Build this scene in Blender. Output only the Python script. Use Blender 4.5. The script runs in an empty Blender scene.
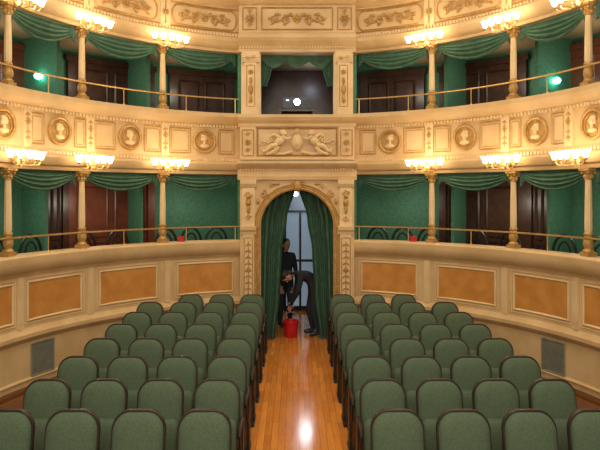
import bpy, bmesh, math, random
from math import sin,cos,pi,radians,sqrt,hypot,atan2
from mathutils import Vector, Matrix
random.seed(3)
scene=bpy.context.scene
coll=scene.collection
scene.view_settings.view_transform='Standard'
A,B,C=4.05,4.6,6.6

# ------------------------------------------------------------ materials
def mat(name,c1,c2=None,rough=0.6,metal=0.0,scale=6.0,bump=0.0,bscale=40.0,emit=None,estr=0.0,spec=0.5,detail=4):
    m=bpy.data.materials.new(name); m.use_nodes=True
    nt=m.node_tree; b=nt.nodes['Principled BSDF']
    b.inputs['Roughness'].default_value=rough
    b.inputs['Metallic'].default_value=metal
    b.inputs['Specular IOR Level'].default_value=spec
    tc=nt.nodes.new('ShaderNodeTexCoord')
    if c2 is None: c2=tuple(x*0.85 for x in c1)
    n=nt.nodes.new('ShaderNodeTexNoise'); n.inputs['Scale'].default_value=scale; n.inputs['Detail'].default_value=detail
    r=nt.nodes.new('ShaderNodeValToRGB')
    r.color_ramp.elements[0].position=0.35; r.color_ramp.elements[1].position=0.65
    r.color_ramp.elements[0].color=(*c1,1); r.color_ramp.elements[1].color=(*c2,1)
    nt.links.new(tc.outputs['Object'],n.inputs['Vector'])
    nt.links.new(n.outputs['Fac'],r.inputs['Fac']); nt.links.new(r.outputs['Color'],b.inputs['Base Color'])
    if bump>0:
        n2=nt.nodes.new('ShaderNodeTexNoise'); n2.inputs['Scale'].default_value=bscale
        bp=nt.nodes.new('ShaderNodeBump'); bp.inputs['Strength'].default_value=bump; bp.inputs['Distance'].default_value=0.02
        nt.links.new(tc.outputs['Object'],n2.inputs['Vector']); nt.links.new(n2.outputs['Fac'],bp.inputs['Height']); nt.links.new(bp.outputs['Normal'],b.inputs['Normal'])
    if emit:
        b.inputs['Emission Color'].default_value=(*emit,1); b.inputs['Emission Strength'].default_value=estr
    return m
CREAM=mat('cream_plaster',(.74,.515,.27),(.63,.42,.20),0.5,scale=2.5,bump=.15,bscale=25)
CREAM2=mat('pale_plaster',(.82,.61,.34),(.73,.52,.27),0.5,scale=3)
GOLD=mat('gilt_relief',(.60,.35,.11),(.45,.25,.07),0.42,0.2,scale=14,bump=.3,bscale=60)
ORANGE=mat('orange_scagliola',(.68,.31,.075),(.57,.24,.05),0.35,scale=5,bump=.05)
BRASS=mat('brass',(.85,.60,.28),(.72,.48,.2),0.28,0.8,scale=20)
GREENW=mat('green_damask',(.055,.180,.108),(.080,.235,.142),0.7,scale=26,bump=.2,bscale=60,detail=1)
DRAPE=mat('green_drape',(.042,.108,.066),(.066,.155,.096),0.7,scale=10,bump=.1)
VELVET=mat('green_velvet',(.073,.112,.063),(.098,.142,.083),0.85,scale=60,bump=.25,bscale=160)
DARKW=mat('dark_wood',(.040,.015,.010),(.07,.027,.016),0.35,scale=8)
MAHOG=mat('mahogany',(.21,.050,.024),(.14,.034,.017),0.35,scale=5)
FRAMEW=mat('dark_seat_wood',(.022,.012,.009),(.04,.018,.012),0.4,scale=12)
IRON=mat('black_iron',(.012,.010,.010),(.02,.016,.014),0.45,scale=9)
GREYV=mat('grey_grille',(.24,.24,.19),(.20,.20,.16),0.6,scale=9)
GREYW=mat('corridor_grey',(.28,.31,.34),(.22,.25,.28),0.7,scale=3)
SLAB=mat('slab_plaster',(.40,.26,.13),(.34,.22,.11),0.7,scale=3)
SHADE=mat('lit_glass',(1,.88,.68),(1,.88,.68),0.3,emit=(1,.83,.54),estr=9)
LENS=mat('lit_lens',(.8,.9,1),(.8,.9,1),0.2,emit=(.7,.86,1),estr=90)
BLUEL=mat('blue_indicator',(.2,.5,1),(.2,.5,1),0.3,emit=(.2,.5,1),estr=5)
CYAN=mat('cyan_light',(.1,.9,.8),(.1,.9,.8),0.3,emit=(.12,1,.80),estr=14)
CORL=mat('corridor_lamp_glass',(.9,.95,1),(.9,.95,1),0.3,emit=(.85,.95,1),estr=9)
GLASSW=mat('dim_pane',(.13,.17,.21),(.10,.13,.17),0.12,scale=2,emit=(.45,.58,.72),estr=.28)
RED=mat('red_plastic',(.65,.015,.02),(.5,.01,.015),0.35,scale=9)
GREYP=mat('dark_grey_plastic',(.06,.06,.07),(.04,.04,.05),0.4)
STEEL=mat('steel',(.5,.5,.5),(.4,.4,.4),0.3,.9)
SKIN=mat('skin',(.55,.32,.22),(.5,.28,.19),0.5,scale=20)
HAIR=mat('dark_hair',(.015,.010,.008),(.03,.02,.014),0.6,scale=60)
CLOTHD=mat('dark_cloth',(.014,.015,.022),(.022,.022,.032),0.85,scale=30,bump=.2)
CLOTHB=mat('navy_trousers',(.018,.021,.036),(.026,.03,.048),0.85,scale=30)
SHOE=mat('black_shoe',(.01,.01,.01),(.02,.02,.02),0.4)

def floor_mat():
    m=bpy.data.materials.new('parquet'); m.use_nodes=True
    nt=m.node_tree; L=nt.links.new; b=nt.nodes['Principled BSDF']; b.inputs['Roughness'].default_value=.14
    tc=nt.nodes.new('ShaderNodeTexCoord'); sp=nt.nodes.new('ShaderNodeSeparateXYZ'); cb=nt.nodes.new('ShaderNodeCombineXYZ')
    L(tc.outputs['Object'],sp.inputs[0]); L(sp.outputs['Y'],cb.inputs['X']); L(sp.outputs['X'],cb.inputs['Y'])
    br=nt.nodes.new('ShaderNodeTexBrick'); br.inputs['Scale'].default_value=1
    br.inputs['Brick Width'].default_value=.75; br.inputs['Row Height'].default_value=.075; br.inputs['Mortar Size'].default_value=.002
    br.inputs['Color1'].default_value=(.82,.31,.055,1); br.inputs['Color2'].default_value=(.62,.21,.034,1); br.inputs['Mortar'].default_value=(.28,.09,.018,1)
    L(cb.outputs[0],br.inputs['Vector'])
    n=nt.nodes.new('ShaderNodeTexNoise'); n.inputs['Scale'].default_value=3
    mp=nt.nodes.new('ShaderNodeMapping'); mp.inputs['Scale'].default_value=(9,1,1); L(tc.outputs['Object'],mp.inputs[0]); L(mp.outputs[0],n.inputs['Vector'])
    mx=nt.nodes.new('ShaderNodeMix'); mx.data_type='RGBA'; mx.blend_type='OVERLAY'; mx.inputs['Factor'].default_value=.35
    L(br.outputs['Color'],mx.inputs['A']); L(n.outputs['Fac'],mx.inputs['B'])
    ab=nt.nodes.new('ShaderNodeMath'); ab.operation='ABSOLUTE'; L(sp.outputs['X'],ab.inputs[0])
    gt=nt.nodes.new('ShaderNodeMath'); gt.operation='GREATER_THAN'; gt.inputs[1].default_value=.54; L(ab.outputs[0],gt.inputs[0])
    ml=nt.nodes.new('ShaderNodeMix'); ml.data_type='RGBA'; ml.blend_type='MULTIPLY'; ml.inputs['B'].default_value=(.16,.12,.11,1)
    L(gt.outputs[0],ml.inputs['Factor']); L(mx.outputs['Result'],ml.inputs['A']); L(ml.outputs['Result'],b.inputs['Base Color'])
    return m
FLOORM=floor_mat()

# ------------------------------------------------------------ mesh builder
def arc(th,off=0,h=0):
    s=1 if th>=0 else -1; t=abs(th)
    if t<=90:
        r=radians(t); x=A*sin(r); y=C+B*cos(r); nx=B*sin(r); ny=A*cos(r); l=hypot(nx,ny); nx/=l; ny/=l
    else: x=A; y=C-(t-90)*.075; nx=1; ny=0
    return Vector((s*(x+nx*off), y+ny*off, h))
def arcrot(th):
    s=1 if th>=0 else -1; r=radians(min(abs(th),90)); nx=B*sin(r)*s; ny=A*cos(r)
    return atan2(-nx,ny)
def amap(th0):
    r=radians(min(abs(th0),90)); sp=hypot(A*cos(r),B*sin(r))*pi/180
    return lambda p: arc(th0+p[0]/sp,-p[2],p[1])     # (u,v,d)
def fmap(x0,y0): return lambda p: Vector((x0+p[0],y0-p[2],p[1]))

class MB:
    def __init__(s,m=None): s.v=[];s.f=[];s.m=m
    def add(s,vs,fs):
        o=len(s.v)
        for v in vs: s.v.append(tuple(s.m(v)) if s.m else tuple(v))
        s.f+=[tuple(i+o for i in f) for f in fs]
    def box(s,x0,x1,y0,y1,z0,z1,n=1):
        vs=[];fs=[]
        for i in range(n+1):
            x=x0+(x1-x0)*i/n
            vs+=[(x,y0,z0),(x,y1,z0),(x,y1,z1),(x,y0,z1)]
        for i in range(n):
            a=i*4
            for k in range(4): fs.append((a+k,a+(k+1)%4,a+4+(k+1)%4,a+4+k))
        fs.append((0,1,2,3)); e=n*4; fs.append((e+3,e+2,e+1,e))
        s.add(vs,fs)
    def tube(s,pts,rad,n=6,closed=False,cap=True):
        pts=[Vector(p) for p in pts]; N=len(pts)
        if not hasattr(rad,'__len__'): rad=[rad]*N
        vs=[];fs=[]; up=None
        for i in range(N):
            if closed: t=pts[(i+1)%N]-pts[i-1]
            else: t=pts[min(i+1,N-1)]-pts[max(i-1,0)]
            if t.length<1e-9: t=Vector((0,0,1))
            t.normalize()
            if up is None:
                up=Vector((0,0,1)) if abs(t.z)<.9 else Vector((1,0,0))
            a=(up-t*up.dot(t))
            if a.length<1e-6: a=t.orthogonal()
            a.normalize(); up=a; b=t.cross(a)
            for k in range(n):
                q=2*pi*k/n; vs.append(pts[i]+(a*cos(q)+b*sin(q))*rad[i])
        for i in range(N if closed else N-1):
            j=(i+1)%N
            for k in range(n): fs.append((i*n+k,i*n+(k+1)%n,j*n+(k+1)%n,j*n+k))
        if cap and not closed:
            fs.append(tuple(range(n))[::-1]); fs.append(tuple((N-1)*n+k for k in range(n)))
        s.add(vs,fs)
    def lathe(s,prof,n=16,c=(0,0,0),flute=0,axis='z'):
        vs=[];fs=[]
        for (r,z) in prof:
            for k in range(n):
                q=2*pi*k/n; rr=r*(1+flute*(1 if k%2 else 0))
                vs.append((c[0]+rr*cos(q),c[1]+rr*sin(q),c[2]+z))
        for i in range(len(prof)-1):
            for k in range(n): fs.append((i*n+k,i*n+(k+1)%n,(i+1)*n+(k+1)%n,(i+1)*n+k))
        fs.append(tuple(range(n))[::-1]); fs.append(tuple((len(prof)-1)*n+k for k in range(n)))
        s.add(vs,fs)
    def blob(s,c,r,rot=0,nu=10,nv=6):
        vs=[];fs=[]; ca,sa=cos(rot),sin(rot)
        for i in range(nv+1):
            a=pi*i/nv
            for k in range(nu):
                q=2*pi*k/nu; x=r[0]*cos(a); y=r[1]*sin(a)*cos(q); z=r[2]*sin(a)*sin(q)
                vs.append((c[0]+x*ca-y*sa,c[1]+x*sa+y*ca,c[2]+z))
        for i in range(nv):
            for k in range(nu): fs.append((i*nu+k,i*nu+(k+1)%nu,(i+1)*nu+(k+1)%nu,(i+1)*nu+k))
        s.add(vs,fs)
    def sweep(s,prof,t0,t1,n=60):
        m=s.m; s.m=None; vs=[];fs=[]; P=len(prof)
        for i in range(n+1):
            th=t0+(t1-t0)*i/n
            vs+=[arc(th,o,h) for o,h in prof]
        for i in range(n):
            for k in range(P): fs.append((i*P+k,i*P+(k+1)%P,(i+1)*P+(k+1)%P,(i+1)*P+k))
        fs.append(tuple(range(P))[::-1]); fs.append(tuple(n*P+k for k in range(P)))
        s.add(vs,fs); s.m=m
    def extrude(s,prof,x0,x1):
        P=len(prof); vs=[(x0,h,d) for d,h in prof]+[(x1,h,d) for d,h in prof]
        fs=[(k,(k+1)%P,P+(k+1)%P,P+k) for k in range(P)]+[tuple(range(P))[::-1],tuple(P+k for k in range(P))]
        s.add(vs,fs)
    def scroll(s,cu,cv,size,dr=1,a0=0,d=.02,turns=1.4,th=.16):
        N=22; pts=[];rad=[]
        for i in range(N):
            t=i/(N-1); r=size*(1-t*.86); a=a0+dr*turns*2*pi*t
            pts.append((cu+r*cos(a),cv+r*sin(a),d)); rad.append(size*th*(1-.45*t))
        s.tube(pts,rad,5); s.blob((cu,cv,d),(size*.2,size*.2,size*.2),nu=6,nv=4)
        for k in range(3):
            a=a0+dr*(k+.6)*1.1; r=size*1.15
            s.blob((cu+r*cos(a),cv+r*sin(a),d),(size*.34,size*.13,size*.13),rot=a-dr*.8,nu=6,nv=4)
    def rosette(s,cu,cv,r,d=.02,n=8):
        s.blob((cu,cv,d),(r*.35,r*.35,r*.35),nu=8,nv=4)
        for k in range(n):
            a=2*pi*k/n; s.blob((cu+r*.65*cos(a),cv+r*.65*sin(a),d),(r*.38,r*.2,r*.18),rot=a,nu=6,nv=4)
    def acanthus(s,cv,hw,hh,cu=0):
        s.rosette(cu,cv,hh*.6,.03)
        for g in (-1,1):
            pts=[(cu+g*hw*t,cv+hh*.45*sin(t*2*pi*1.0),.015) for t in [i/14 for i in range(15)]]
            s.tube(pts,[.022*(1-.5*i/14) for i in range(15)],5)
            s.scroll(cu+g*hw*.36,cv-hh*.15,hh*.62,dr=-g,a0=pi/2)
            s.scroll(cu+g*hw*.72,cv+hh*.12,hh*.52,dr=g,a0=-pi/2)
            s.blob((cu+g*hw*.95,cv,.02),(hw*.07,hh*.22,.02))
            for k in range(4):
                s.blob((cu+g*hw*(.2+.22*k),cv+hh*.62*(-1)**k,.015),(hh*.34,hh*.14,.02),rot=g*.5*(-1)**k,nu=6,nv=4)
    def frame(s,u0,u1,v0,v1,r=.014,d=.012,k=0.0,n=8):
        pts=[]
        def seg(a,b,m):
            for i in range(m): t=i/m; pts.append((a[0]+(b[0]-a[0])*t,a[1]+(b[1]-a[1])*t,d))
        seg((u0,v0),(u1,v0),n);seg((u1,v0),(u1,v1),3);seg((u1,v1),(u0,v1),n);seg((u0,v1),(u0,v0),3)
        s.tube(pts,r,4,closed=True)
    def mesh(s,name,smooth=True,auto=40):
        me=bpy.data.meshes.new(name); me.from_pydata(s.v,[],s.f)
        bm=bmesh.new(); bm.from_mesh(me)
        bmesh.ops.recalc_face_normals(bm,faces=bm.faces)
        ca=radians(auto)
        for f in bm.faces: f.smooth=smooth
        if smooth:
            for e in bm.edges:
                if len(e.link_faces)==2 and e.calc_face_angle(0)>ca: e.smooth=False
        bm.to_mesh(me); bm.free(); return me

def tag(o,label=None,cat=None,group=None,kind=None):
    if label: o['label']=label
    if cat: o['category']=cat
    if group: o['group']=group
    if kind: o['kind']=kind
def mk(name,mb,material,parent=None,label=None,cat=None,group=None,kind=None,smooth=True,local=False,auto=40):
    me=mb if isinstance(mb,bpy.types.Mesh) else mb.mesh(name,smooth,auto)
    if not me.materials: me.materials.append(material)
    o=bpy.data.objects.new(name,me); coll.objects.link(o)
    if parent:
        o.parent=parent
        if not local: o.matrix_parent_inverse=Matrix.Translation(-Vector(parent['_p']) if '_p' in parent else Vector())
    tag(o,label,cat,group,kind); return o
def empty(name,loc,rot=0,label=None,cat=None,group=None,kind=None,scale=1):
    e=bpy.data.objects.new(name,None); e.location=loc; e.rotation_euler=(0,0,rot); e.empty_display_size=.1; e.scale=(scale,)*3
    coll.objects.link(e); tag(e,label,cat,group,kind); return e
def wempty(name,loc,**k):
    e=empty(name,loc,**k); e['_p']=tuple(loc); return e
def copy_tree(root,loc,rot,label=None):
    r=root.copy(); coll.objects.link(r); r.location=loc; r.rotation_euler=(0,0,rot)
    if label: r['label']=label
    def rec(src,dst):
        for c in src.children:
            d=c.copy(); coll.objects.link(d); d.parent=dst; d.matrix_parent_inverse=c.matrix_parent_inverse.copy(); rec(c,d)
    rec(root,r); return r

# ------------------------------------------------------------ structure
def S(name,mb,m,**k): return mk(name,mb,m,kind='structure',**k)
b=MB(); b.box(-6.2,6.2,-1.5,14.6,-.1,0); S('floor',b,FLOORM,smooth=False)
for sg,nm in ((-1,'left'),(1,'right')):
    b=MB(); b.sweep([(1.45,-.0),(1.45,6.4),(1.6,6.4),(1.6,-.0)],sg*10.2,sg*125,70); S('wall_'+nm,b,GREENW)
    b=MB(); b.box(sg*1.0,sg*1.06,11.06,12.62,0,6.4); S('wall_center_'+nm,b,GREENW,smooth=False)
k=1
for h0,h1 in ((.85,1.0),(2.98,3.14),(5.14,5.28)):
    for sg in (-1,1):
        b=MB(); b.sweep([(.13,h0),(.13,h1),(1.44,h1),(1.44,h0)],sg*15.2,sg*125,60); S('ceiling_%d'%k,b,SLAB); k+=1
k=1
for th in (34,53.5,70.5):
    for sg in (-1,1):
        for (z0,z1,d0) in ((1.0,2.97,.85),(3.145,5.13,.55)):
            b=MB()
            p0=arc(sg*th,d0);p1=arc(sg*th,1.44); t=(p1-p0).normalized(); n=Vector((-t.y,t.x,0))*.03
            vs=[p0-n,p1-n,p1+n,p0+n]; b.add([v+Vector((0,0,z)) for z in (z0,z1) for v in vs],[(0,1,2,3),(7,6,5,4),(0,1,5,4),(1,2,6,5),(2,3,7,6),(3,0,4,7)])
            S('wall_partition_%d'%k,b,GREENW,smooth=False); k+=1
dn=1
def boxdoor(th,z0,w,h,m):
    global dn
    b=MB(amap(th)); d=-1.40
    b.box(-w/2,w/2,z0,z0+h,d-.03,d,n=6)
    for s in (-1,1):
        b.box(s*w/2-.05,s*w/2+.05,z0,z0+h+.08,d-.03,d+.04)
        for (a,c) in ((.12,.75),(.85,h-.12)):
            b.frame(min(s*.06,s*(w/2-.1)),max(s*.06,s*(w/2-.1)),z0+a,z0+c,.018,d+.01)
    b.box(-w/2-.08,w/2+.08,z0+h,z0+h+.1,d-.03,d+.05,n=6)
    b.box(-.015,.015,z0,z0+h,d,d+.02)
    S('door_%d'%dn,b,m,smooth=False); dn+=1
for sg in (-1,1):
    boxdoor(sg*37.5,1.0,1.15,1.85,MAHOG if sg<0 else DARKW)
    boxdoor(sg*37.5,3.14,1.15,1.8,DARKW)
    boxdoor(sg*19.5,3.14,.85,1.8,DARKW)
    boxdoor(sg*57,3.14,.9,1.8,MAHOG)
    boxdoor(sg*49.5,1.0,.5,1.85,DARKW)
# corridor
b=MB(); b.box(-1,1,14.0,14.1,0,2.95); S('wall_back',b,GREYW,smooth=False)
b=MB(); b.box(-1,-.95,12.63,14,0,2.95); S('wall_corridor_left',b,DARKW,smooth=False)
b=MB(); b.box(.95,1,12.63,14,0,2.95); S('wall_corridor_right',b,GREYW,smooth=False)
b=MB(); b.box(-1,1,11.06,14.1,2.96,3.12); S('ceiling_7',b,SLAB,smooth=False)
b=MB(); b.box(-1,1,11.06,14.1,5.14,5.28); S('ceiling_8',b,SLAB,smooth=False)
b=MB(); b.box(-1,1,12.63,12.7,3.13,5.13); S('wall_projection_room',b,DARKW,smooth=False)
w=wempty('window_1',(0,13.95,1.2),kind='structure')
b=MB(); b.box(-.25,.42,13.97,13.99,.1,2.2); mk('pane',b,GLASSW,w,smooth=False)
b=MB()
for x in (-.28,.06,.42): b.box(x,x+.05,13.9,13.99,.0,2.25)
for z in (.05,1.1,2.2): b.box(-.28,.47,13.89,13.99,z,z+.05)
mk('frame',b,IRON,w,smooth=False)
e=wempty('ceiling_lamp',(-.02,12.6,2.9),label='small cool globe lamp hanging in the corridor',cat='lamp')
b=MB(); b.blob((-.02,12.6,2.62),(.05,.05,.05),nu=14,nv=10); mk('lamp_globe',b,CORL,e)
b=MB(); b.tube([(-.02,12.6,2.67),(-.02,12.6,2.95)],.008,6); mk('stem',b,IRON,e)

# ------------------------------------------------------------ balconies
prof1=[(.12,0),(0,0),(0,.08),(-.03,.0+.09),(0,.12),(0,.60),(-.05,.64),(-.08,.68),(-.08,.73),(-.02,.77),(0,.80),(0,1.50),(-.03,1.55),(-.07,1.57),(-.12,1.63),(-.14,1.70),(-.14,1.78),(-.11,1.81),(.12,1.81)]
prof2=[(.12,2.97),(-.04,2.97),(-.06,3.02),(-.10,3.04),(-.13,3.08),(-.15,3.15),(-.12,3.18),(-.05,3.20),(-.03,3.25),(0,3.28),(0,3.80),(-.03,3.84),(-.08,3.87),(-.12,3.92),(-.15,3.97),(-.15,4.02),(-.12,4.04),(.12,4.04)]
prof3=[(.12,5.13),(-.03,5.13),(-.05,5.17),(-.09,5.19),(-.13,5.24),(-.16,5.30),(-.16,5.36),(-.12,5.39),(-.05,5.41),(-.03,5.44),(0,5.46),(0,5.92),(-.03,5.95),(-.09,6.0),(-.14,6.08),(-.14,6.16),(.12,6.16)]
med=(23.6,42,58.7,71.5,86); cols=(34,53.5,70.5,88)
for sg,side in ((-1,'left'),(1,'right')):
    e=wempty('balcony_parapet',(sg*2.5,10.2,0),label='curved cream lower balcony wall with orange marble panels',cat='balcony',group='balcony fronts')
    b=MB(); b.sweep(prof1,sg*14.2,sg*120,90); mk('parapet_wall',b,CREAM,e,auto=25)
    for t0,t1 in ((16.6,30),(35.6,49),(53.8,65.8),(69.5,81),(85,97)):
        tc=(t0+t1)/2*sg; r=radians(min(abs(tc),90)); sp=hypot(A*cos(r),B*sin(r))*pi/180; hw=(t1-t0)/2*sp
        b=MB(amap(tc)); b.box(-hw,hw,.92,1.40,-.01,.008,n=8); p=mk('panel',b,ORANGE,e,smooth=False,label='orange marbled panel')
        b=MB(amap(tc)); b.frame(-hw-.015,hw+.015,.90,1.42,.02,.008); b.frame(-hw-.06,hw+.06,.855,1.465,.009,.004); mk('panel_moulding',b,CREAM2,e)
    for th in (32.8,51.4,67.6,83):
        b=MB(amap(sg*th)); b.box(-.05,.05,.80,1.5,-.01,.02); b.box(-.035,.035,.88,1.43,0,.03); mk('pilaster_strip',b,CREAM2,e,smooth=False)
    e=wempty('balcony_parapet',(sg*2.5,10.2,2.97),label='curved cream upper balcony wall with round portrait medallions',cat='balcony',group='balcony fronts')
    b=MB(); b.sweep(prof2,sg*14.2,sg*120,90); mk('parapet_wall',b,CREAM,e,auto=25)
    for th in med:
        b=MB(amap(sg*th)); N=28
        b.tube([(.19*cos(2*pi*i/N),3.54+.19*sin(2*pi*i/N),.02) for i in range(N)],.026,6,closed=True)
        b.tube([(.145*cos(2*pi*i/N),3.54+.145*sin(2*pi*i/N),.015) for i in range(N)],.010,5,closed=True)
        b.blob((0,3.54,0),(.16,.16,.012),nu=24)
        mm=mk('medallion',b,GOLD,e,label='round gilt medallion ring')
        b=MB(amap(sg*th))
        b.blob((0,3.585,.03),(.048,.062,.035)); b.blob((0,3.455,.022),(.088,.040,.03)); b.blob((sg*-.045,3.58,.03),(.022,.014,.016)); b.blob((sg*.005,3.515,.028),(.028,.045,.025)); b.blob((sg*.022,3.625,.03),(.05,.035,.032)); b.blob((sg*.045,3.57,.025),(.025,.045,.022))
        p=mk('portrait_relief',b,CREAM2,mm); p.matrix_parent_inverse=Matrix()
    ths=[14.8]+[x for x in (33,51.3,66)]+[80,95]
    for i in range(5):
        t0,t1=ths[i]+1.2,ths[i+1]-.6
        m_=med[i]
        for a,c in ((t0,m_-3.4),(m_+3.4,t1)):
            if c-a<1.2: continue
            tc=(a+c)/2*sg; r=radians(min(abs(tc),90)); sp=hypot(A*cos(r),B*sin(r))*pi/180; hw=(c-a)/2*sp-.01
            b=MB(amap(tc)); b.frame(-hw,hw,3.33,3.75,.012,.007); b.frame(-hw+.035,hw-.035,3.37,3.71,.006,.004)
            mk('panel_moulding',b,GOLD,e)
    for th in (33.4,51.6,66.2,80.2):
        b=MB(amap(sg*th)); b.box(-.07,.07,3.27,3.81,-.01,.025)
        mk('pilaster_strip',b,CREAM2,e,smooth=False)
        b=MB(amap(sg*th)); b.rosette(0,3.62,.05,.035,6); b.tube([(0,3.34,.03),(0,3.75,.03)],.008,5)
        for q in (3.4,3.48,3.72):
            b.blob((-.02,q,.03),(.03,.012,.012),rot=.7); b.blob((.02,q,.03),(.03,.012,.012),rot=-.7)
        mk('leaf_relief',b,GOLD,e)
    b=MB()
    for i in range(110):
        th=sg*(15+i*.8); b.m=amap(th); b.box(-.018,.018,3.20,3.24,0,.065)
        b.box(-.018,.018,3.79,3.83,0,.05)
    mk('dentil_row',b,CREAM2,e,smooth=False,kind='stuff')
    e=wempty('balcony_parapet',(sg*2.5,10.2,5.13),label='curved cream top balcony wall with gilt scroll panels',cat='balcony',group='balcony fronts')
    b=MB(); b.sweep(prof3,sg*14.2,sg*120,90); mk('parapet_wall',b,CREAM,e,auto=25)
    for tc in (23.6,43,60,76):
        b=MB(amap(sg*tc)); b.acanthus(5.69,.46,.13); mk('scroll_relief',b,GOLD,e)
        b=MB(amap(sg*tc))
        pts=[]
        for i in range(10): a=pi/2+pi*i/9; pts.append((-.48+.17*cos(a)*.6,5.69+.17*sin(a),.012))
        for i in range(8): pts.append((-.42+.84*(i+.5)/8,5.52,.012))
        for i in range(10): a=-pi/2+pi*i/9; pts.append((.48+.17*cos(a)*.6,5.69+.17*sin(a),.012))
        for i in range(8): pts.append((.42-.84*(i+.5)/8,5.86,.012))
        b.tube(pts,.014,5,closed=True); b.frame(-.66,.66,5.49,5.89,.011,.008)
        mk('panel_moulding',b,GOLD,e)
    for th in (33.4,52,68.5):
        b=MB(amap(sg*th)); b.box(-.09,.09,5.45,5.93,-.01,.025); mk('pilaster_strip',b,CREAM2,e,smooth=False)
        b=MB(amap(sg*th)); b.tube([(0,5.50,.03),(0,5.88,.03)],.012,5); b.rosette(0,5.69,.07,.035,8); b.scroll(0,5.83,.035); b.scroll(0,5.55,.035); mk('leaf_relief',b,GOLD,e)
    b=MB()
    for i in range(110):
        th=sg*(15+i*.8); b.m=amap(th); b.box(-.018,.018,5.40,5.445,0,.07)
    mk('dentil_row',b,CREAM2,e,smooth=False,kind='stuff')
    for h,lab in ((2.05,'lower'),(4.30,'upper')):
        base=1.81 if h<3 else 4.04
        e=wempty('brass_rail',(sg*2.5,10.2,base),label='thin curved brass handrail above the %s balcony ledge'%lab,cat='railing',group='brass handrails')
        b=MB(); b.tube([arc(sg*t,-.07,h) for t in range(15,112,2)],.013,6); mk('bar',b,BRASS,e)
        for t in (16,28.5,44,62,79):
            b=MB(); p=arc(sg*t,-.07,0); b.tube([(p.x,p.y,base-.01),(p.x,p.y,h)],.009,6); b.blob((p.x,p.y,base+.01),(.02,.02,.015)); mk('post',b,BRASS,e)
    e=wempty('vent_grille',(0,0,0),label='grey slatted ventilation grille set in the lower wall',cat='vent',group='wall vents')
    b=MB(amap(sg*62.6)); b.frame(-.2,.2,.12,.56,.014,.012); mk('frame',b,GREYV,e)
    b=MB(amap(sg*62.6)); b.box(-.2,.2,.12,.56,0,.006,n=3)
    for i in range(14): b.box(-.19,.19,.14+i*.03,.155+i*.03,.006,.016,n=3)
    mk('slats',b,GREYV,e,smooth=False)

# ------------------------------------------------------------ columns
def column(H):
    e=empty('balcony_column',(0,0,-50),label='slender gilt column with scrolled capital on the balcony ledge',cat='column',group='slender gilt balcony columns')
    b=MB(); b.box(-.075,.075,-.075,.075,0,.05); b.lathe([(.07,.05),(.075,.065),(.06,.085),(.045,.10),(.062,.13),(.07,.17),(.06,.22),(.045,.26),(.06,.28),(.06,.30),(.045,.32)],16); mk('base',b,GOLD,e,local=True)
    b=MB(); b.lathe([(.042,.31),(.045,.36),(.043,.6),(.036,H-.17),(.036,H-.15)],20,flute=.12); mk('shaft',b,CREAM2,e,local=True)
    b=MB(); b.lathe([(.036,H-.16),(.05,H-.15),(.042,H-.13),(.05,H-.09),(.068,H-.04),(.07,H-.03)],16)
    b.box(-.085,.085,-.085,.085,H-.035,H)
    for k in range(4):
        a=pi/4+k*pi/2; b.blob((.075*cos(a),.075*sin(a),H-.06),(.022,.022,.028))
    for k in range(8):
        a=k*pi/4; b.blob((.05*cos(a),.05*sin(a),H-.11),(.014,.014,.03))
    mk('capital',b,GOLD,e,local=True); return e
c1=column(1.155); c2=column(1.085)
for src,h in ((c1,1.812),(c2,4.042)):
    n=0
    for sg in (-1,1):
        for th in cols:
            if n==0: src.location=arc(sg*th,-.01,h); src.rotation_euler=(0,0,arcrot(sg*th))
            else: copy_tree(src,arc(sg*th,-.01,h),arcrot(sg*th))
            n+=1

# ------------------------------------------------------------ sconces
def sconce():
    e=empty('sconce',(0,0,-60),label='brass candelabra lamp with five glowing glass shades on balcony front',cat='lamp',group='glowing candelabra lamps')
    b=MB(); b.lathe([(.02,-.06),(.05,-.05),(.055,0),(.03,.04)],12,c=(0,-.02,0))
    b.tube([(0,0,0),(0,-.06,-.03),(0,-.12,-.02)],.014,6)
    for i in range(5):
        x=-.28+.14*i; y=-.16-.05*(1-abs(i-2)/2)
        b.tube([(0,-.05,-.03),(x*.4,-.10,-.085),(x*.8,y,-.07),(x,y,-.01)],[.012,.01,.009,.008],6)
        b.lathe([(.008,-.02),(.03,-.005),(.03,0),(.015,.01)],10,c=(x,y,0))
    mk('arms',b,BRASS,e,local=True)
    for i in range(5):
        x=-.28+.14*i; y=-.16-.05*(1-abs(i-2)/2)
        b=MB(); b.lathe([(.018,.008),(.032,.03),(.038,.06),(.046,.085),(.060,.105)],14,c=(x,y,0),flute=.12); mk('lamp_shade',b,SHADE,e,local=True)
    return e
sc=sconce(); n=0
def light(name,kind,loc,energy,color,size=.1,rot=None):
    l=bpy.data.lights.new(name,kind); l.energy=energy; l.color=color
    if kind=='AREA': l.size=size
    elif kind!='SUN': l.shadow_soft_size=size
    o=bpy.data.objects.new(name,l); o.location=loc
    if rot: o.rotation_euler=rot
    coll.objects.link(o); return o
for h in (3.08,5.13):
    for sg in (-1,1):
        for th in (34,53.5,70.5):
            p=arc(sg*th,-.15,h)
            if n==0: sc.location=p; sc.rotation_euler=(0,0,arcrot(sg*th))
            else: copy_tree(sc,p,arcrot(sg*th))
            n+=1
            light('sconce_light','POINT',arc(sg*th,-.42,h+.14),9,(1,.76,.46),.12)

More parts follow.
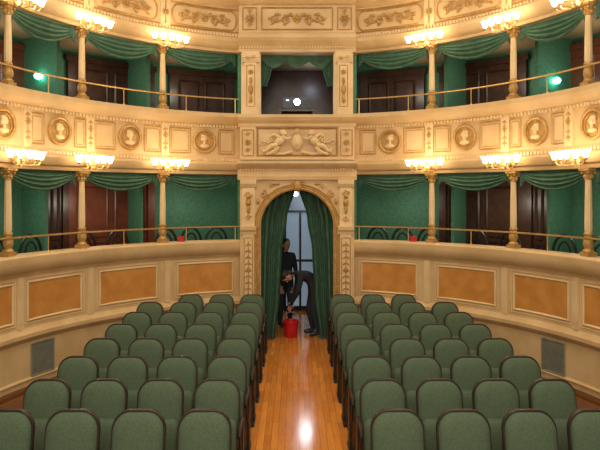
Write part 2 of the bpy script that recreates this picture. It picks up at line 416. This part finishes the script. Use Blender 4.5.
# ------------------------------------------------------------ swags
def swag(t0,t1,htop,drop,sg):
    b=MB(); nu,nv=36,20; vs=[];fs=[]
    for i in range(nu+1):
        u=i/nu; th=t0+(t1-t0)*u; sh=4*u*(1-u)
        d=.05+drop*sh**.8
        for j in range(nv+1):
            v=j/nv; fold=.022*sin(v*2*pi*4.5)*(.3+sh)+.05*v*(1-v)*4*sh
            vs.append(arc(sg*th,.06-fold,htop-v*d))
    for i in range(nu):
        for j in range(nv): a=i*(nv+1)+j; fs.append((a,a+1,a+nv+2,a+nv+1))
    b.add(vs,fs)
    e=wempty('curtain_swag',tuple(arc(sg*(t0+t1)/2,.05,htop)),label='draped green velvet swag hung under the balcony',cat='curtain',group='green curtain swags')
    mk('swag_drape',b,DRAPE,e,auto=180)
    for th,g in ((t0,1),(t1,-1)):
        b=MB(); vs=[];fs=[]
        for i in range(13):
            for j in range(7):
                q=i/12; v=j/6
                vs.append(arc(sg*(th+g*q*1.5*(1-.3*v)),.06-.02*sin(q*2*pi*3)-.01,htop-v*(.24-.11*q)))
        for i in range(12):
            for j in range(6): a=i*7+j; fs.append((a,a+1,a+8,a+7))
        b.add(vs,fs); mk('drape_tail',b,DRAPE,e,auto=180)
for sg in (-1,1):
    for t0,t1 in ((15.6,33),(35,52.5),(54.5,69.5),(71.5,86)):
        swag(t0,t1,2.965,.24,sg); swag(t0,t1,5.12,.27,sg)

# ------------------------------------------------------------ portal
YF=10.85
P=wempty('portal',(0,10.85,0),label='ornate cream arched doorway surround with gilt reliefs',cat='doorway surround')
fm=fmap(0,YF)
def plate(w,spring,X,H):
    hole=[(w,0)];out=[(X,0)]
    for i in range(1,5): hole.append((w,spring*i/4)); out.append((X,spring*i/4))
    angs=sorted(set([pi*i/24 for i in range(1,24)]+[atan2(H-spring,X),pi-atan2(H-spring,X)]))
    for a in angs:
        hole.append((w*cos(a),spring+w*sin(a)))
        t=min(X/abs(cos(a)) if abs(cos(a))>1e-6 else 1e9,(H-spring)/sin(a)); out.append((t*cos(a),spring+t*sin(a)))
    for i in range(4,-1,-1): hole.append((-w,spring*i/4)); out.append((-X,spring*i/4))
    return hole,out
hole,out=plate(.64,2.05,1.0,2.87)
b=MB(fm); N=len(hole); T=-.2
vs=[(u,v,0) for u,v in hole]+[(u,v,0) for u,v in out]+[(u,v,T) for u,v in hole]+[(u,v,T) for u,v in out]
fs=[]
for i in range(N-1):
    fs+=[(i,i+1,N+i+1,N+i),(2*N+i,2*N+i+1,3*N+i+1,3*N+i),(i,i+1,2*N+i+1,2*N+i),(N+i,N+i+1,3*N+i+1,3*N+i)]
b.add(vs,fs); mk('arch_surround',b,CREAM,P,smooth=False)
b=MB(fm)
for rr,tk,d in ((.67,.028,.015),(.745,.016,.012),(.71,.012,.02)):
    b.tube([(rr,0.0,d),(rr,.7,d),(rr,1.4,d)]+[(rr*cos(pi*i/30),2.05+rr*sin(pi*i/30),d) for i in range(31)]+[(-rr,1.4,d),(-rr,.7,d),(-rr,0.0,d)],tk,6)
for i in range(1,30):
    a=pi*i/30; b.blob((.71*cos(a),2.05+.71*sin(a),.02),(.02,.02,.015),nu=6,nv=4)
mk('archivolt',b,GOLD,P)
for g in (-1,1):
    b=MB(fmap(g*.85,YF))
    b.box(-.15,.15,0,.12,0,.09); b.box(-.13,.13,.12,.62,0,.07); b.box(-.15,.15,.62,.70,0,.09)
    b.box(-.10,.10,.70,1.92,0,.045)
    b.extrude([(0,1.92),(.05,1.92),(.06,1.96),(.09,2.0),(.10,2.06),(0,2.06)],-.14,.14)
    b.box(-.11,.11,2.06,2.74,0,.035); b.extrude([(0,2.72),(.05,2.74),(.09,2.80),(.10,2.87),(0,2.87)],-.14,.14)
    pl=mk('pilaster',b,CREAM2,P,smooth=False)
    b=MB(fmap(g*.85,YF))
    b.frame(-.075,.075,.76,1.86,.009,.045,n=3); b.frame(-.09,.09,.2,.56,.009,.07,n=3)
    b.tube([(0,.85,.05),(0,1.8,.05)],.009,5)
    for i in range(9):
        v=.86+i*.11; b.blob((-.03,v,.05),(.036,.014,.012),rot=.7); b.blob((.03,v,.05),(.036,.014,.012),rot=-.7)
    b.rosette(0,1.3,.05,.055,8); b.rosette(0,.38,.06,.075,8)
    b.scroll(0,2.62,.06,dr=g,d=.06); b.blob((0,2.48,.05),(.05,.08,.04)); b.blob((0,2.58,.06),(.04,.045,.04)); b.blob((0,2.36,.045),(.035,.09,.03)); b.scroll(0,2.2,.05,dr=-g,d=.05)
    mk('candelabra_relief',b,GOLD,P)
    b=MB(fm); b.scroll(g*.60,2.62,.07,dr=g,a0=pi/2); b.scroll(g*.45,2.76,.04,dr=-g,a0=0); b.blob((g*.68,2.50,.02),(.03,.06,.02)); b.blob((g*.36,2.80,.02),(.06,.02,.02)); mk('spandrel_relief',b,GOLD,P)
b=MB(fm); b.blob((0,2.76,.05),(.07,.10,.05)); b.rosette(0,2.80,.08,.05,8); b.scroll(.09,2.80,.035); b.scroll(-.09,2.80,.035,dr=-1); mk('keystone',b,GOLD,P)
b=MB(fm); b.extrude([(-.2,2.87),(.06,2.87),(.07,2.92),(.02,2.94),(.02,3.05),(.06,3.07),(.13,3.11),(.17,3.15),(.17,3.20),(-.2,3.22)],-1.04,1.04)
mk('cornice',b,CREAM,P,smooth=False)
b=MB(fm)
for i in range(40): b.box(-1.0+i*.05,-.975+i*.05,3.03,3.065,.02,.06)
mk('dentil_row',b,CREAM2,P,smooth=False)
b=MB(fm); b.box(-1,1,3.22,3.80,-.2,.0); b.box(-1,-.72,3.22,3.80,0,.04); b.box(.72,1,3.22,3.80,0,.04)
b.extrude([(-.2,3.80),(.05,3.80),(.06,3.85),(.11,3.90),(.14,3.95),(.14,4.0),(-.2,4.0)],-1.03,1.03)
b.extrude([(0,3.22),(.06,3.22),(.05,3.27),(0,3.28)],-.72,.72)
mk('parapet',b,CREAM,P,smooth=False)
b=MB(fm); b.frame(-.69,.69,3.30,3.77,.014,.01)
for g in (-1,1): b.frame(g*.86-.1,g*.86+.1,3.29,3.74,.01,.045,n=3); b.rosette(g*.86,3.52,.06,.05); b.scroll(g*.86,3.66,.04,d=.05); b.scroll(g*.86,3.38,.04,d=.05)
mk('panel_moulding',b,GOLD,P)
for g in (-1,1):
    b=MB(fm)
    b.blob((g*.24,3.68,.07),(.055,.06,.055)); b.blob((g*.25,3.705,.06),(.06,.045,.05))
    b.blob((g*.30,3.55,.06),(.11,.075,.06),rot=-g*.75)
    b.tube([(g*.26,3.62,.08),(g*.18,3.58,.09),(g*.11,3.60,.08)],[.035,.028,.02],6)
    b.tube([(g*.31,3.61,.07),(g*.40,3.66,.07),(g*.47,3.63,.06)],[.034,.026,.018],6)
    b.tube([(g*.35,3.47,.07),(g*.45,3.46,.09),(g*.53,3.38,.06),(g*.60,3.36,.05)],[.055,.048,.034,.02],6)
    b.tube([(g*.34,3.45,.06),(g*.38,3.37,.08),(g*.48,3.33,.06),(g*.54,3.32,.05)],[.05,.042,.03,.02],6)
    for k in range(4): b.blob((g*(.40+.045*k),3.60-.022*k,.03),(.07,.018,.015),rot=g*(1.0-.22*k))
    mk('cherub_relief',b,CREAM2,P,label='plump winged cherub reclining beside a shield')
b=MB(fm); b.blob((0,3.53,.04),(.10,.14,.05)); b.blob((0,3.53,.06),(.07,.10,.05)); b.scroll(.08,3.69,.04); b.scroll(-.08,3.69,.04,dr=-1); b.rosette(0,3.72,.05,.05)
for g in (-1,1):
    b.tube([(g*.08,3.36,.04),(g*.25,3.32,.05),(g*.45,3.33,.04),(g*.64,3.42,.03)],[.03,.025,.022,.012],6)
    b.scroll(g*.62,3.52,.05,dr=g)
mk('shield_relief',b,CREAM2,P)
for g in (-1,1):
    b=MB(fmap(g*.81,YF)); b.box(-.17,.17,4.0,5.10,-.2,0); b.box(-.12,.12,4.0,4.10,0,.06); b.box(-.10,.10,4.1,4.92,0,.04); b.extrude([(0,4.92),(.05,4.92),(.09,5.0),(.10,5.1),(0,5.1)],-.15,.15)
    mk('pilaster',b,CREAM2,P,smooth=False)
    b=MB(fmap(g*.81,YF)); b.frame(-.07,.07,4.15,4.87,.009,.04,n=3); b.rosette(0,4.75,.05,.05); b.blob((0,4.6,.05),(.03,.06,.03)); b.blob((0,4.45,.05),(.045,.09,.035)); b.blob((0,4.30,.045),(.03,.08,.03)); b.scroll(0,4.22,.035,d=.045)
    b.scroll(.05,5.0,.035,d=.09); b.scroll(-.05,5.0,.035,dr=-1,d=.09); mk('candelabra_relief',b,GOLD,P)
b=MB(fm); b.extrude([(-.2,5.10),(.05,5.10),(.06,5.16),(.10,5.20),(.16,5.27),(.19,5.32),(.19,5.38),(.04,5.41),(.0,5.46),(0,5.92),(.05,5.95),(.14,6.05),(.14,6.16),(-.2,6.16)],-1.02,1.02)
mk('upper_cornice',b,CREAM,P,smooth=False)
b=MB(fm); b.acanthus(5.69,.5,.13); b.frame(-.62,.62,5.50,5.88,.014,.012)
for g in (-1,1): b.frame(g*.83-.12,g*.83+.12,5.50,5.88,.01,.01,n=3); b.rosette(g*.83,5.69,.09,.02); b.scroll(g*.83,5.81,.04,d=.02);b.scroll(g*.83,5.57,.04,d=.02)
mk('scroll_relief',b,GOLD,P)
b=MB(fm)
for i in range(40): b.box(-1.0+i*.05,-.975+i*.05,5.155,5.195,.04,.09)
mk('dentil_row',b,CREAM2,P,smooth=False)

# ------------------------------------------------------------ portal curtains
def drape(name,label,pts_outer,pts_inner,y,folds,amp,m=DRAPE,group=None,cat='curtain'):
    b=MB(); nu=64; nv=len(pts_outer)-1; SUB=5; vs=[];fs=[]; rows=nv*SUB
    for j in range(rows+1):
        t=j/SUB; k=min(int(t),nv-1); f=t-k; f=f*f*(3-2*f)
        xo=pts_outer[k][0]+(pts_outer[k+1][0]-pts_outer[k][0])*f; zo=pts_outer[k][1]+(pts_outer[k+1][1]-pts_outer[k][1])*(t-k)
        xi=pts_inner[k][0]+(pts_inner[k+1][0]-pts_inner[k][0])*f; zi=pts_inner[k][1]+(pts_inner[k+1][1]-pts_inner[k][1])*(t-k)
        for i in range(nu+1):
            u=i/nu
            vs.append((xo+(xi-xo)*u,y+amp*sin(u*2*pi*folds)+amp*.4*sin(u*2*pi*folds*2.3+j*.1),zo+(zi-zo)*u))
    for j in range(rows):
        for i in range(nu): a=j*(nu+1)+i; fs.append((a,a+1,a+nu+2,a+nu+1))
    b.add(vs,fs); return mk(name,b,m,None,label,cat,group,auto=180)
for g in (-1,1):
    drape('door_curtain','long pleated green curtain parted in the arched doorway',
      [(g*.70,2.45),(g*.72,2.0),(g*.72,1.3),(g*.72,.6),(g*.70,.02)],
      [(g*.03,2.74),(g*.18,2.2),(g*.27,1.6),(g*.31,.8),(g*.40,.02)],11.17,5.5,.05,group='arched doorway curtains')
b=MB(); b.tube([(-.8,11.18,2.78),(.8,11.18,2.78)],.02,8); mk('curtain_rod',b,BRASS,None,'brass rod above the arched doorway curtains','curtain rod')
for g in (-1,1):
    drape('box_curtain','gathered green curtain at the side of the central box opening',[(g*.64,5.08),(g*.64,4.8),(g*.64,4.55)],[(g*.32,5.08),(g*.47,4.8),(g*.54,4.55)],11.10,4,.02,group='central box curtains')
b=MB(); vs=[];fs=[]
for i in range(49):
    u=i/48; x=-.62+1.24*u; sc_=abs(sin(u*pi*3))
    for j in range(9):
        v=j/8; vs.append((x,11.07-.02*sin(v*2*pi*3)*sc_-.02*sin(v*pi),5.09-v*(.09+.13*sc_)))
for i in range(48):
    for j in range(8): a=i*9+j; fs.append((a,a+1,a+10,a+9))
b.add(vs,fs); mk('curtain_valance',b,DRAPE,None,'scalloped green valance over the central box opening','curtain',auto=180)

# ------------------------------------------------------------ projector
e=wempty('projector',(0,11.6,4.19),label='dark projector with a bright bluish lens in the central box',cat='projector')
b=MB(); b.box(-.26,.26,11.5,11.85,4.21,4.41); b.box(-.21,.21,11.52,11.83,4.19,4.21)
for i in range(6): b.box(.11,.24,11.49,11.5,4.235+i*.025,4.245+i*.025)
mk('body',b,GREYP,e,smooth=False)
b=MB()
b.tube([(0,11.51,4.32),(0,11.45,4.32)],.075,16); mk('lens_barrel',b,IRON,e)
b=MB(); b.tube([(0,11.452,4.32),(0,11.44,4.32)],.055,16); mk('lens',b,LENS,e)
b=MB(); b.box(-.20,-.15,11.488,11.5,4.35,4.37); mk('indicator_light',b,BLUEL,e,smooth=False)
e=wempty('projector_stand',(0,11.65,3.13),label='small dark table holding the projector',cat='table')
b=MB(); b.box(-.34,.34,11.43,11.88,4.15,4.188); mk('table_top',b,DARKW,e,smooth=False)
for x in (-.31,.31):
    for y in (11.47,11.84):
        b=MB(); b.box(x-.02,x+.02,y-.02,y+.02,3.125,4.15); mk('leg',b,DARKW,e,smooth=False)
for sg,hh in ((-1,4.48),(1,4.41)):
    b=MB(amap(sg*53.5)); b.blob((sg*.075,hh,-.93),(.055,.055,.055)); b.box(sg*.025,sg*.075,hh-.03,hh+.03,-.96,-.90)
    mk('safety_light',b,CYAN,None,'small glowing cyan safety light on the green box wall','light',group='cyan safety lights')
for sg in (-1,1):
    p=arc(sg*29.5,-.02,1.812)
    b=MB(); b.box(p.x-.05,p.x+.05,p.y-.02,p.y+.02,1.812,1.90); b.box(p.x-.06,p.x+.06,p.y-.03,p.y+.03,1.812,1.825)
    mk('red_sign',b,RED,None,'small red fire sign standing on the balcony ledge','sign',group='small red fire signs')

# ------------------------------------------------------------ theatre seats
def rr(w,z0,z1,rt,rb,n=7):
    pts=[]
    for cx,cz,r,a0 in ((w-rb,z0+rb,rb,-pi/2),(w-rt,z1-rt,rt,0),(-w+rt,z1-rt,rt,pi/2),(-w+rb,z0+rb,rb,pi)):
        for i in range(n): a=a0+pi/2*i/(n-1); pts.append((cx+r*cos(a),cz+r*sin(a)))
    return [(x,z+(.018*(1-(x/w)**2) if z>z1-rt else 0)) for x,z in pts]
def dome(b,pts,c,y0,th,bulge):
    n=len(pts); rings=[(1,y0),(1.0,y0-th*.6),(.97,y0-th),(.9,y0-th-bulge*.45),(.7,y0-th-bulge*.8),(.35,y0-th-bulge)]
    vs=[];fs=[]
    for s,y in rings: vs+=[(c[0]+(x-c[0])*s,y,c[1]+(z-c[1])*s) for x,z in pts]
    vs.append((c[0],y0-th-bulge*1.03,c[1]))
    for k in range(len(rings)-1):
        for i in range(n): fs.append((k*n+i,k*n+(i+1)%n,(k+1)*n+(i+1)%n,(k+1)*n+i))
    k=(len(rings)-1)*n
    for i in range(n): fs.append((k+i,k+(i+1)%n,len(vs)-1))
    fs.append(tuple(range(n))); b.add(vs,fs)
rec=lambda p:(p[0],p[1]+(p[2]-.42)*.20,p[2])
seat=empty('theatre_seat',(0,0,-70),label='green velvet folding theatre seat with rounded back and dark frame',cat='theatre seat',group='rows of green theatre seats')
b=MB(rec); dome(b,rr(.200,.44,.892,.12,.05),(0,.68),0,.035,.04); mk('backrest',b,VELVET,seat,local=True,auto=60)
b=MB(rec); pts=rr(.209,.40,.902,.128,.05); n=len(pts)
b.add([(x,.0,z) for x,z in pts]+[(x,.045,z) for x,z in pts],[tuple(range(n)),tuple(range(n,2*n))[::-1]]+[(i,(i+1)%n,n+(i+1)%n,n+i) for i in range(n)])
b.tube([(x,-.002,z) for x,z in pts],.0065,6,closed=True); mk('backrest_frame',b,FRAMEW,seat,local=True)
b=MB(lambda p:(p[0],p[1]-.09+(p[2]-.42)*.28,p[2])); dome(b,rr(.195,.30,.60,.06,.06),(0,.46),0,.05,.03); mk('seat_cushion',b,VELVET,seat,local=True,auto=60)
for g in (-1,1):
    b=MB(); x=g*.238
    b.tube([(x,.02,.60),(x,-.10,.615),(x,-.22,.61),(x,-.30,.59),(x,-.33,.55)],[.016,.018,.019,.018,.012],8); mk('armrest',b,FRAMEW,seat,local=True)
    b=MB(); b.box(x-.014,x+.014,-.12,.03,.02,.60); b.box(x-.018,x+.018,-.26,.10,0,.03); b.tube([(x,-.12,.30),(x,-.22,.40),(x,-.31,.56)],.012,6); mk('leg',b,IRON,seat,local=True)
n=0
rows=[4.81+.81*i for i in range(8)]
for ri,y in enumerate(rows):
    cnt=4
    if ri==7: cnt=3; y-=.07
    for sg in (-1,1):
        for k in range(cnt):
            x=sg*(.76+.52*k)
            if n==0: seat.location=(x,y,0)
            else: copy_tree(seat,(x,y,0),random.uniform(-.015,.015))
            n+=1
ch=empty('bentwood_chair',(0,0,-80),label='black bentwood chair standing inside the balcony box',cat='chair',group='black bentwood chairs')
b=MB(); b.tube([(-.19,.0,.45)]+[(-.2*cos(pi*i/12),.06,.70+.30*sin(pi*i/12)) for i in range(13)]+[(.19,0,.45)],.022,6); b.tube([(-.11,.02,.47)]+[(-.11*cos(pi*i/12),.055,.68+.22*sin(pi*i/12)) for i in range(13)]+[(.11,.02,.47)],.015,6); mk('backrest',b,IRON,ch,local=True)
b=MB(); b.lathe([(.19,.43),(.21,.44),(.21,.46),(.19,.47)],20,c=(0,-.18,0)); mk('seat',b,IRON,ch,local=True)
for x in (-.16,.16):
    for y0,y1 in ((-.32,-.36),(-.02,.02)):
        b=MB(); b.tube([(x*.9,y0,.44),(x*1.1,y1,.0)],[.016,.012],6); mk('leg',b,IRON,ch,local=True)
n=0
for sg in (-1,1):
    for th in (18.3,23.9,29.5,40,47,58,65):
        p=arc(sg*th,.62,1.003); r=arcrot(sg*th)+random.uniform(-.08,.08)
        if n==0: ch.location=p; ch.rotation_euler=(0,0,r)
        else: copy_tree(ch,p,r)
        n+=1

# ------------------------------------------------------------ bucket
e=empty('bucket',(-.11,11.38,0),label='red plastic cleaning bucket with wire handle on the doorway floor',cat='bucket')
b=MB(); b.lathe([(.11,0),(.115,.01),(.145,.28),(.155,.285),(.155,.305),(.138,.305),(.135,.28),(.105,.02)],24); mk('body',b,RED,e,local=True)
b=MB(); b.tube([(-.15*cos(pi*i/12),0,.29+.17*sin(pi*i/12)) for i in range(13)],.006,6); mk('handle',b,STEEL,e,local=True)

# ------------------------------------------------------------ people
def person(name,loc,rot,J,label,look,hairlen=0):
    names=list(J); V=[J[n][0] for n in names]; R=[J[n][1] for n in names]
    chains=[('pelvis','waist','chest','neckb','neck'),('chest','shl','ell','wrl','palml'),('chest','shr','elr','wrr','palmr'),('pelvis','hipl','knl','anl','toel'),('pelvis','hipr','knr','anr','toer')]
    E=set()
    for c in chains:
        for a,bb in zip(c,c[1:]): E.add((names.index(a),names.index(bb)))
    me=bpy.data.meshes.new('tmp'); me.from_pydata(V,list(E),[]); o=bpy.data.objects.new('tmp',me); coll.objects.link(o)
    bpy.context.view_layer.objects.active=o; o.select_set(True)
    sk=o.modifiers.new('s','SKIN')
    for i,vv in enumerate(me.skin_vertices[0].data): vv.radius=(R[i],R[i]); vv.use_root=(names[i]=='pelvis')
    ss=o.modifiers.new('b','SUBSURF'); ss.levels=2; ss.render_levels=2
    dg=bpy.context.evaluated_depsgraph_get(); dg.update()
    ev=o.evaluated_get(dg); bm_=bpy.data.meshes.new_from_object(ev)
    mb=MB(); mb.v=[tuple(v.co) for v in bm_.vertices]; mb.f=[tuple(p.vertices) for p in bm_.polygons]
    nbody=len(mb.f)
    bpy.data.objects.remove(o)
    hc=Vector(J['neck'][0]); L=Vector(look).normalized(); upv=(Vector(J['neck'][0])-Vector(J['neckb'][0])).normalized(); upv=(upv-L*upv.dot(L)*.6).normalized()
    Lp=(L-upv*L.dot(upv)).normalized(); Sd=upv.cross(Lp)
    c=hc+upv*.10+Lp*.015
    def hp(a,bb,cc): return c+Sd*a+Lp*bb+upv*cc
    mb.m=lambda p: hp(*p)
    mb.blob((0,0,.01),(.073,.092,.112),nu=16,nv=12); mb.blob((0,.035,-.06),(.05,.05,.05))
    mb.blob((0,.098,-.012),(.012,.018,.022),nu=8); mb.blob((-.076,0,-.01),(.01,.018,.03)); mb.blob((.076,0,-.01),(.01,.018,.03))
    mb.blob((0,.082,-.058),(.022,.008,.007))
    mb.m=None
    for s in 'lr':
        w=Vector(J['wr'+s][0]); p=Vector(J['palm'+s][0]); t=(p-w).normalized(); sd=t.cross(Vector(look)).normalized(); nn=sd.cross(t).normalized()
        for k,ln in enumerate((.070,.080,.075,.058)):
            o_=p+sd*(-.027+.018*k)
            mb.tube([o_,o_+t*ln*.45,o_+t*ln*.8+nn*.012,o_+t*ln+nn*.03],[.0095,.009,.008,.006],6)
        o_=w+t*.03-sd*.028; mb.tube([o_,o_-sd*.025+t*.03,o_-sd*.025+t*.055+nn*.012],[.012,.010,.007],6)
    me=mb.mesh(name,True,180)
    for m_ in (CLOTHD,CLOTHB,SHOE,SKIN): me.materials.append(m_)
    def near(pt):
        best=None;bd=9
        for n_ in names:
            d=(Vector(J[n_][0])-pt).length-J[n_][1]*.3
            if d<bd: bd=d;best=n_
        return best
    for i,pl in enumerate(me.polygons):
        nme=near(pl.center)
        if i>=nbody: pl.material_index=3; continue
        if nme in('neck','palml','palmr'): pl.material_index=3
        elif nme in('knl','knr','hipl','hipr','anl','anr'): pl.material_index=1
        elif nme in('toel','toer'): pl.material_index=2
        else: pl.material_index=0
    o=bpy.data.objects.new(name,me); coll.objects.link(o); o.location=loc; o.rotation_euler=(0,0,rot); tag(o,label,'person')
    hb=MB(lambda p: hp(*p)); hb.blob((0,-.02,.035),(.082,.095,.105),nu=16,nv=12); hb.blob((0,-.06,-.03-hairlen),(.065,.04,.08+hairlen),nu=12)
    h=mk('hair',hb,HAIR,o,local=True)
    eb=MB(lambda p: hp(*p)); eb.blob((-.03,.086,.012),(.012,.008,.007)); eb.blob((.03,.086,.012),(.012,.008,.007)); mk('eyes',eb,HAIR,o,local=True)
    return o
Jb={'pelvis':((.07,0,.94),.15),'waist':((-.05,0,1.10),.14),'chest':((-.19,0,1.18),.155),'neckb':((-.33,0,1.15),.065),'neck':((-.39,0,1.12),.055),
 'shl':((-.24,.17,1.12),.07),'ell':((-.28,.20,.84),.05),'wrl':((-.38,.08,.62),.034),'palml':((-.41,.05,.54),.032),
 'shr':((-.24,-.17,1.12),.07),'elr':((-.30,-.20,.84),.05),'wrr':((-.40,-.07,.62),.034),'palmr':((-.42,-.03,.54),.032),
 'hipl':((.05,.10,.88),.105),'knl':((-.05,.11,.47),.07),'anl':((.03,.12,.08),.05),'toel':((-.15,.13,.04),.04),
 'hipr':((.05,-.10,.88),.105),'knr':((.0,-.11,.47),.07),'anr':((.10,-.12,.08),.05),'toer':((-.08,-.13,.04),.04)}
person('person',(.29,11.50,0),.12,Jb,'person in dark jacket and navy trousers bending over a red bucket',(-.45,0,-.9),.02)
Js={'pelvis':((0,0,.93),.14),'waist':((0,0,1.10),.125),'chest':((0,0,1.32),.145),'neckb':((0,0,1.46),.06),'neck':((0,-.01,1.52),.055),
 'shl':((.18,0,1.40),.065),'ell':((.25,.03,1.12),.048),'wrl':((.24,-.06,.87),.033),'palml':((.24,-.08,.79),.032),
 'shr':((-.18,0,1.40),.065),'elr':((-.25,.03,1.12),.048),'wrr':((-.22,-.08,.88),.033),'palmr':((-.21,-.11,.80),.032),
 'hipl':((.10,0,.88),.10),'knl':((.11,-.02,.48),.068),'anl':((.11,.02,.08),.048),'toel':((.13,-.15,.04),.04),
 'hipr':((-.10,0,.88),.10),'knr':((-.11,-.02,.48),.068),'anr':((-.11,.02,.08),.048),'toer':((-.13,-.15,.04),.04)}
person('person',(-.23,12.3,0),.5,Js,'person in dark clothes standing in the corridor behind the curtains',(0,-1,-.15),.03)

# ------------------------------------------------------------ lights
W=bpy.data.worlds.new('World'); scene.world=W; W.use_nodes=True
W.node_tree.nodes['Background'].inputs[0].default_value=(1,.87,.68,1); W.node_tree.nodes['Background'].inputs[1].default_value=.42
light('house_light','AREA',(0,5.0,8.6),220,(1,.87,.67),3.5,(0,0,0))
light('stage_light','AREA',(0,-1.0,4.8),265,(1,.89,.70),3.0,(radians(78),0,0))
for sg in (-1,1):
    for th in (24,44,62):
        for h in (2.45,4.6):
            light('box_fill','POINT',arc(sg*th,.75,h),8,(1,.92,.76),.1)  # added fill without any fixture, brightens the box interiors
light('corridor_light','POINT',(.2,13.3,2.5),18,(.78,.88,1),.15)
light('booth_light','POINT',(.3,12.1,4.8),4,(.65,.78,1),.1)
light('booth_glow','POINT',(0,11.3,4.5),2.2,(.25,.5,1),.05)

cam=bpy.data.cameras.new('camera'); co=bpy.data.objects.new('camera',cam); coll.objects.link(co)
co.location=(-.055,0,2.64); co.rotation_euler=(radians(90),0,0)
cam.sensor_width=36; cam.lens=620/600*36; cam.shift_x=.01; cam.shift_y=-32/600; cam.clip_start=.05
scene.camera=co
for o in bpy.data.objects:
    if '_p' in o: del o['_p']
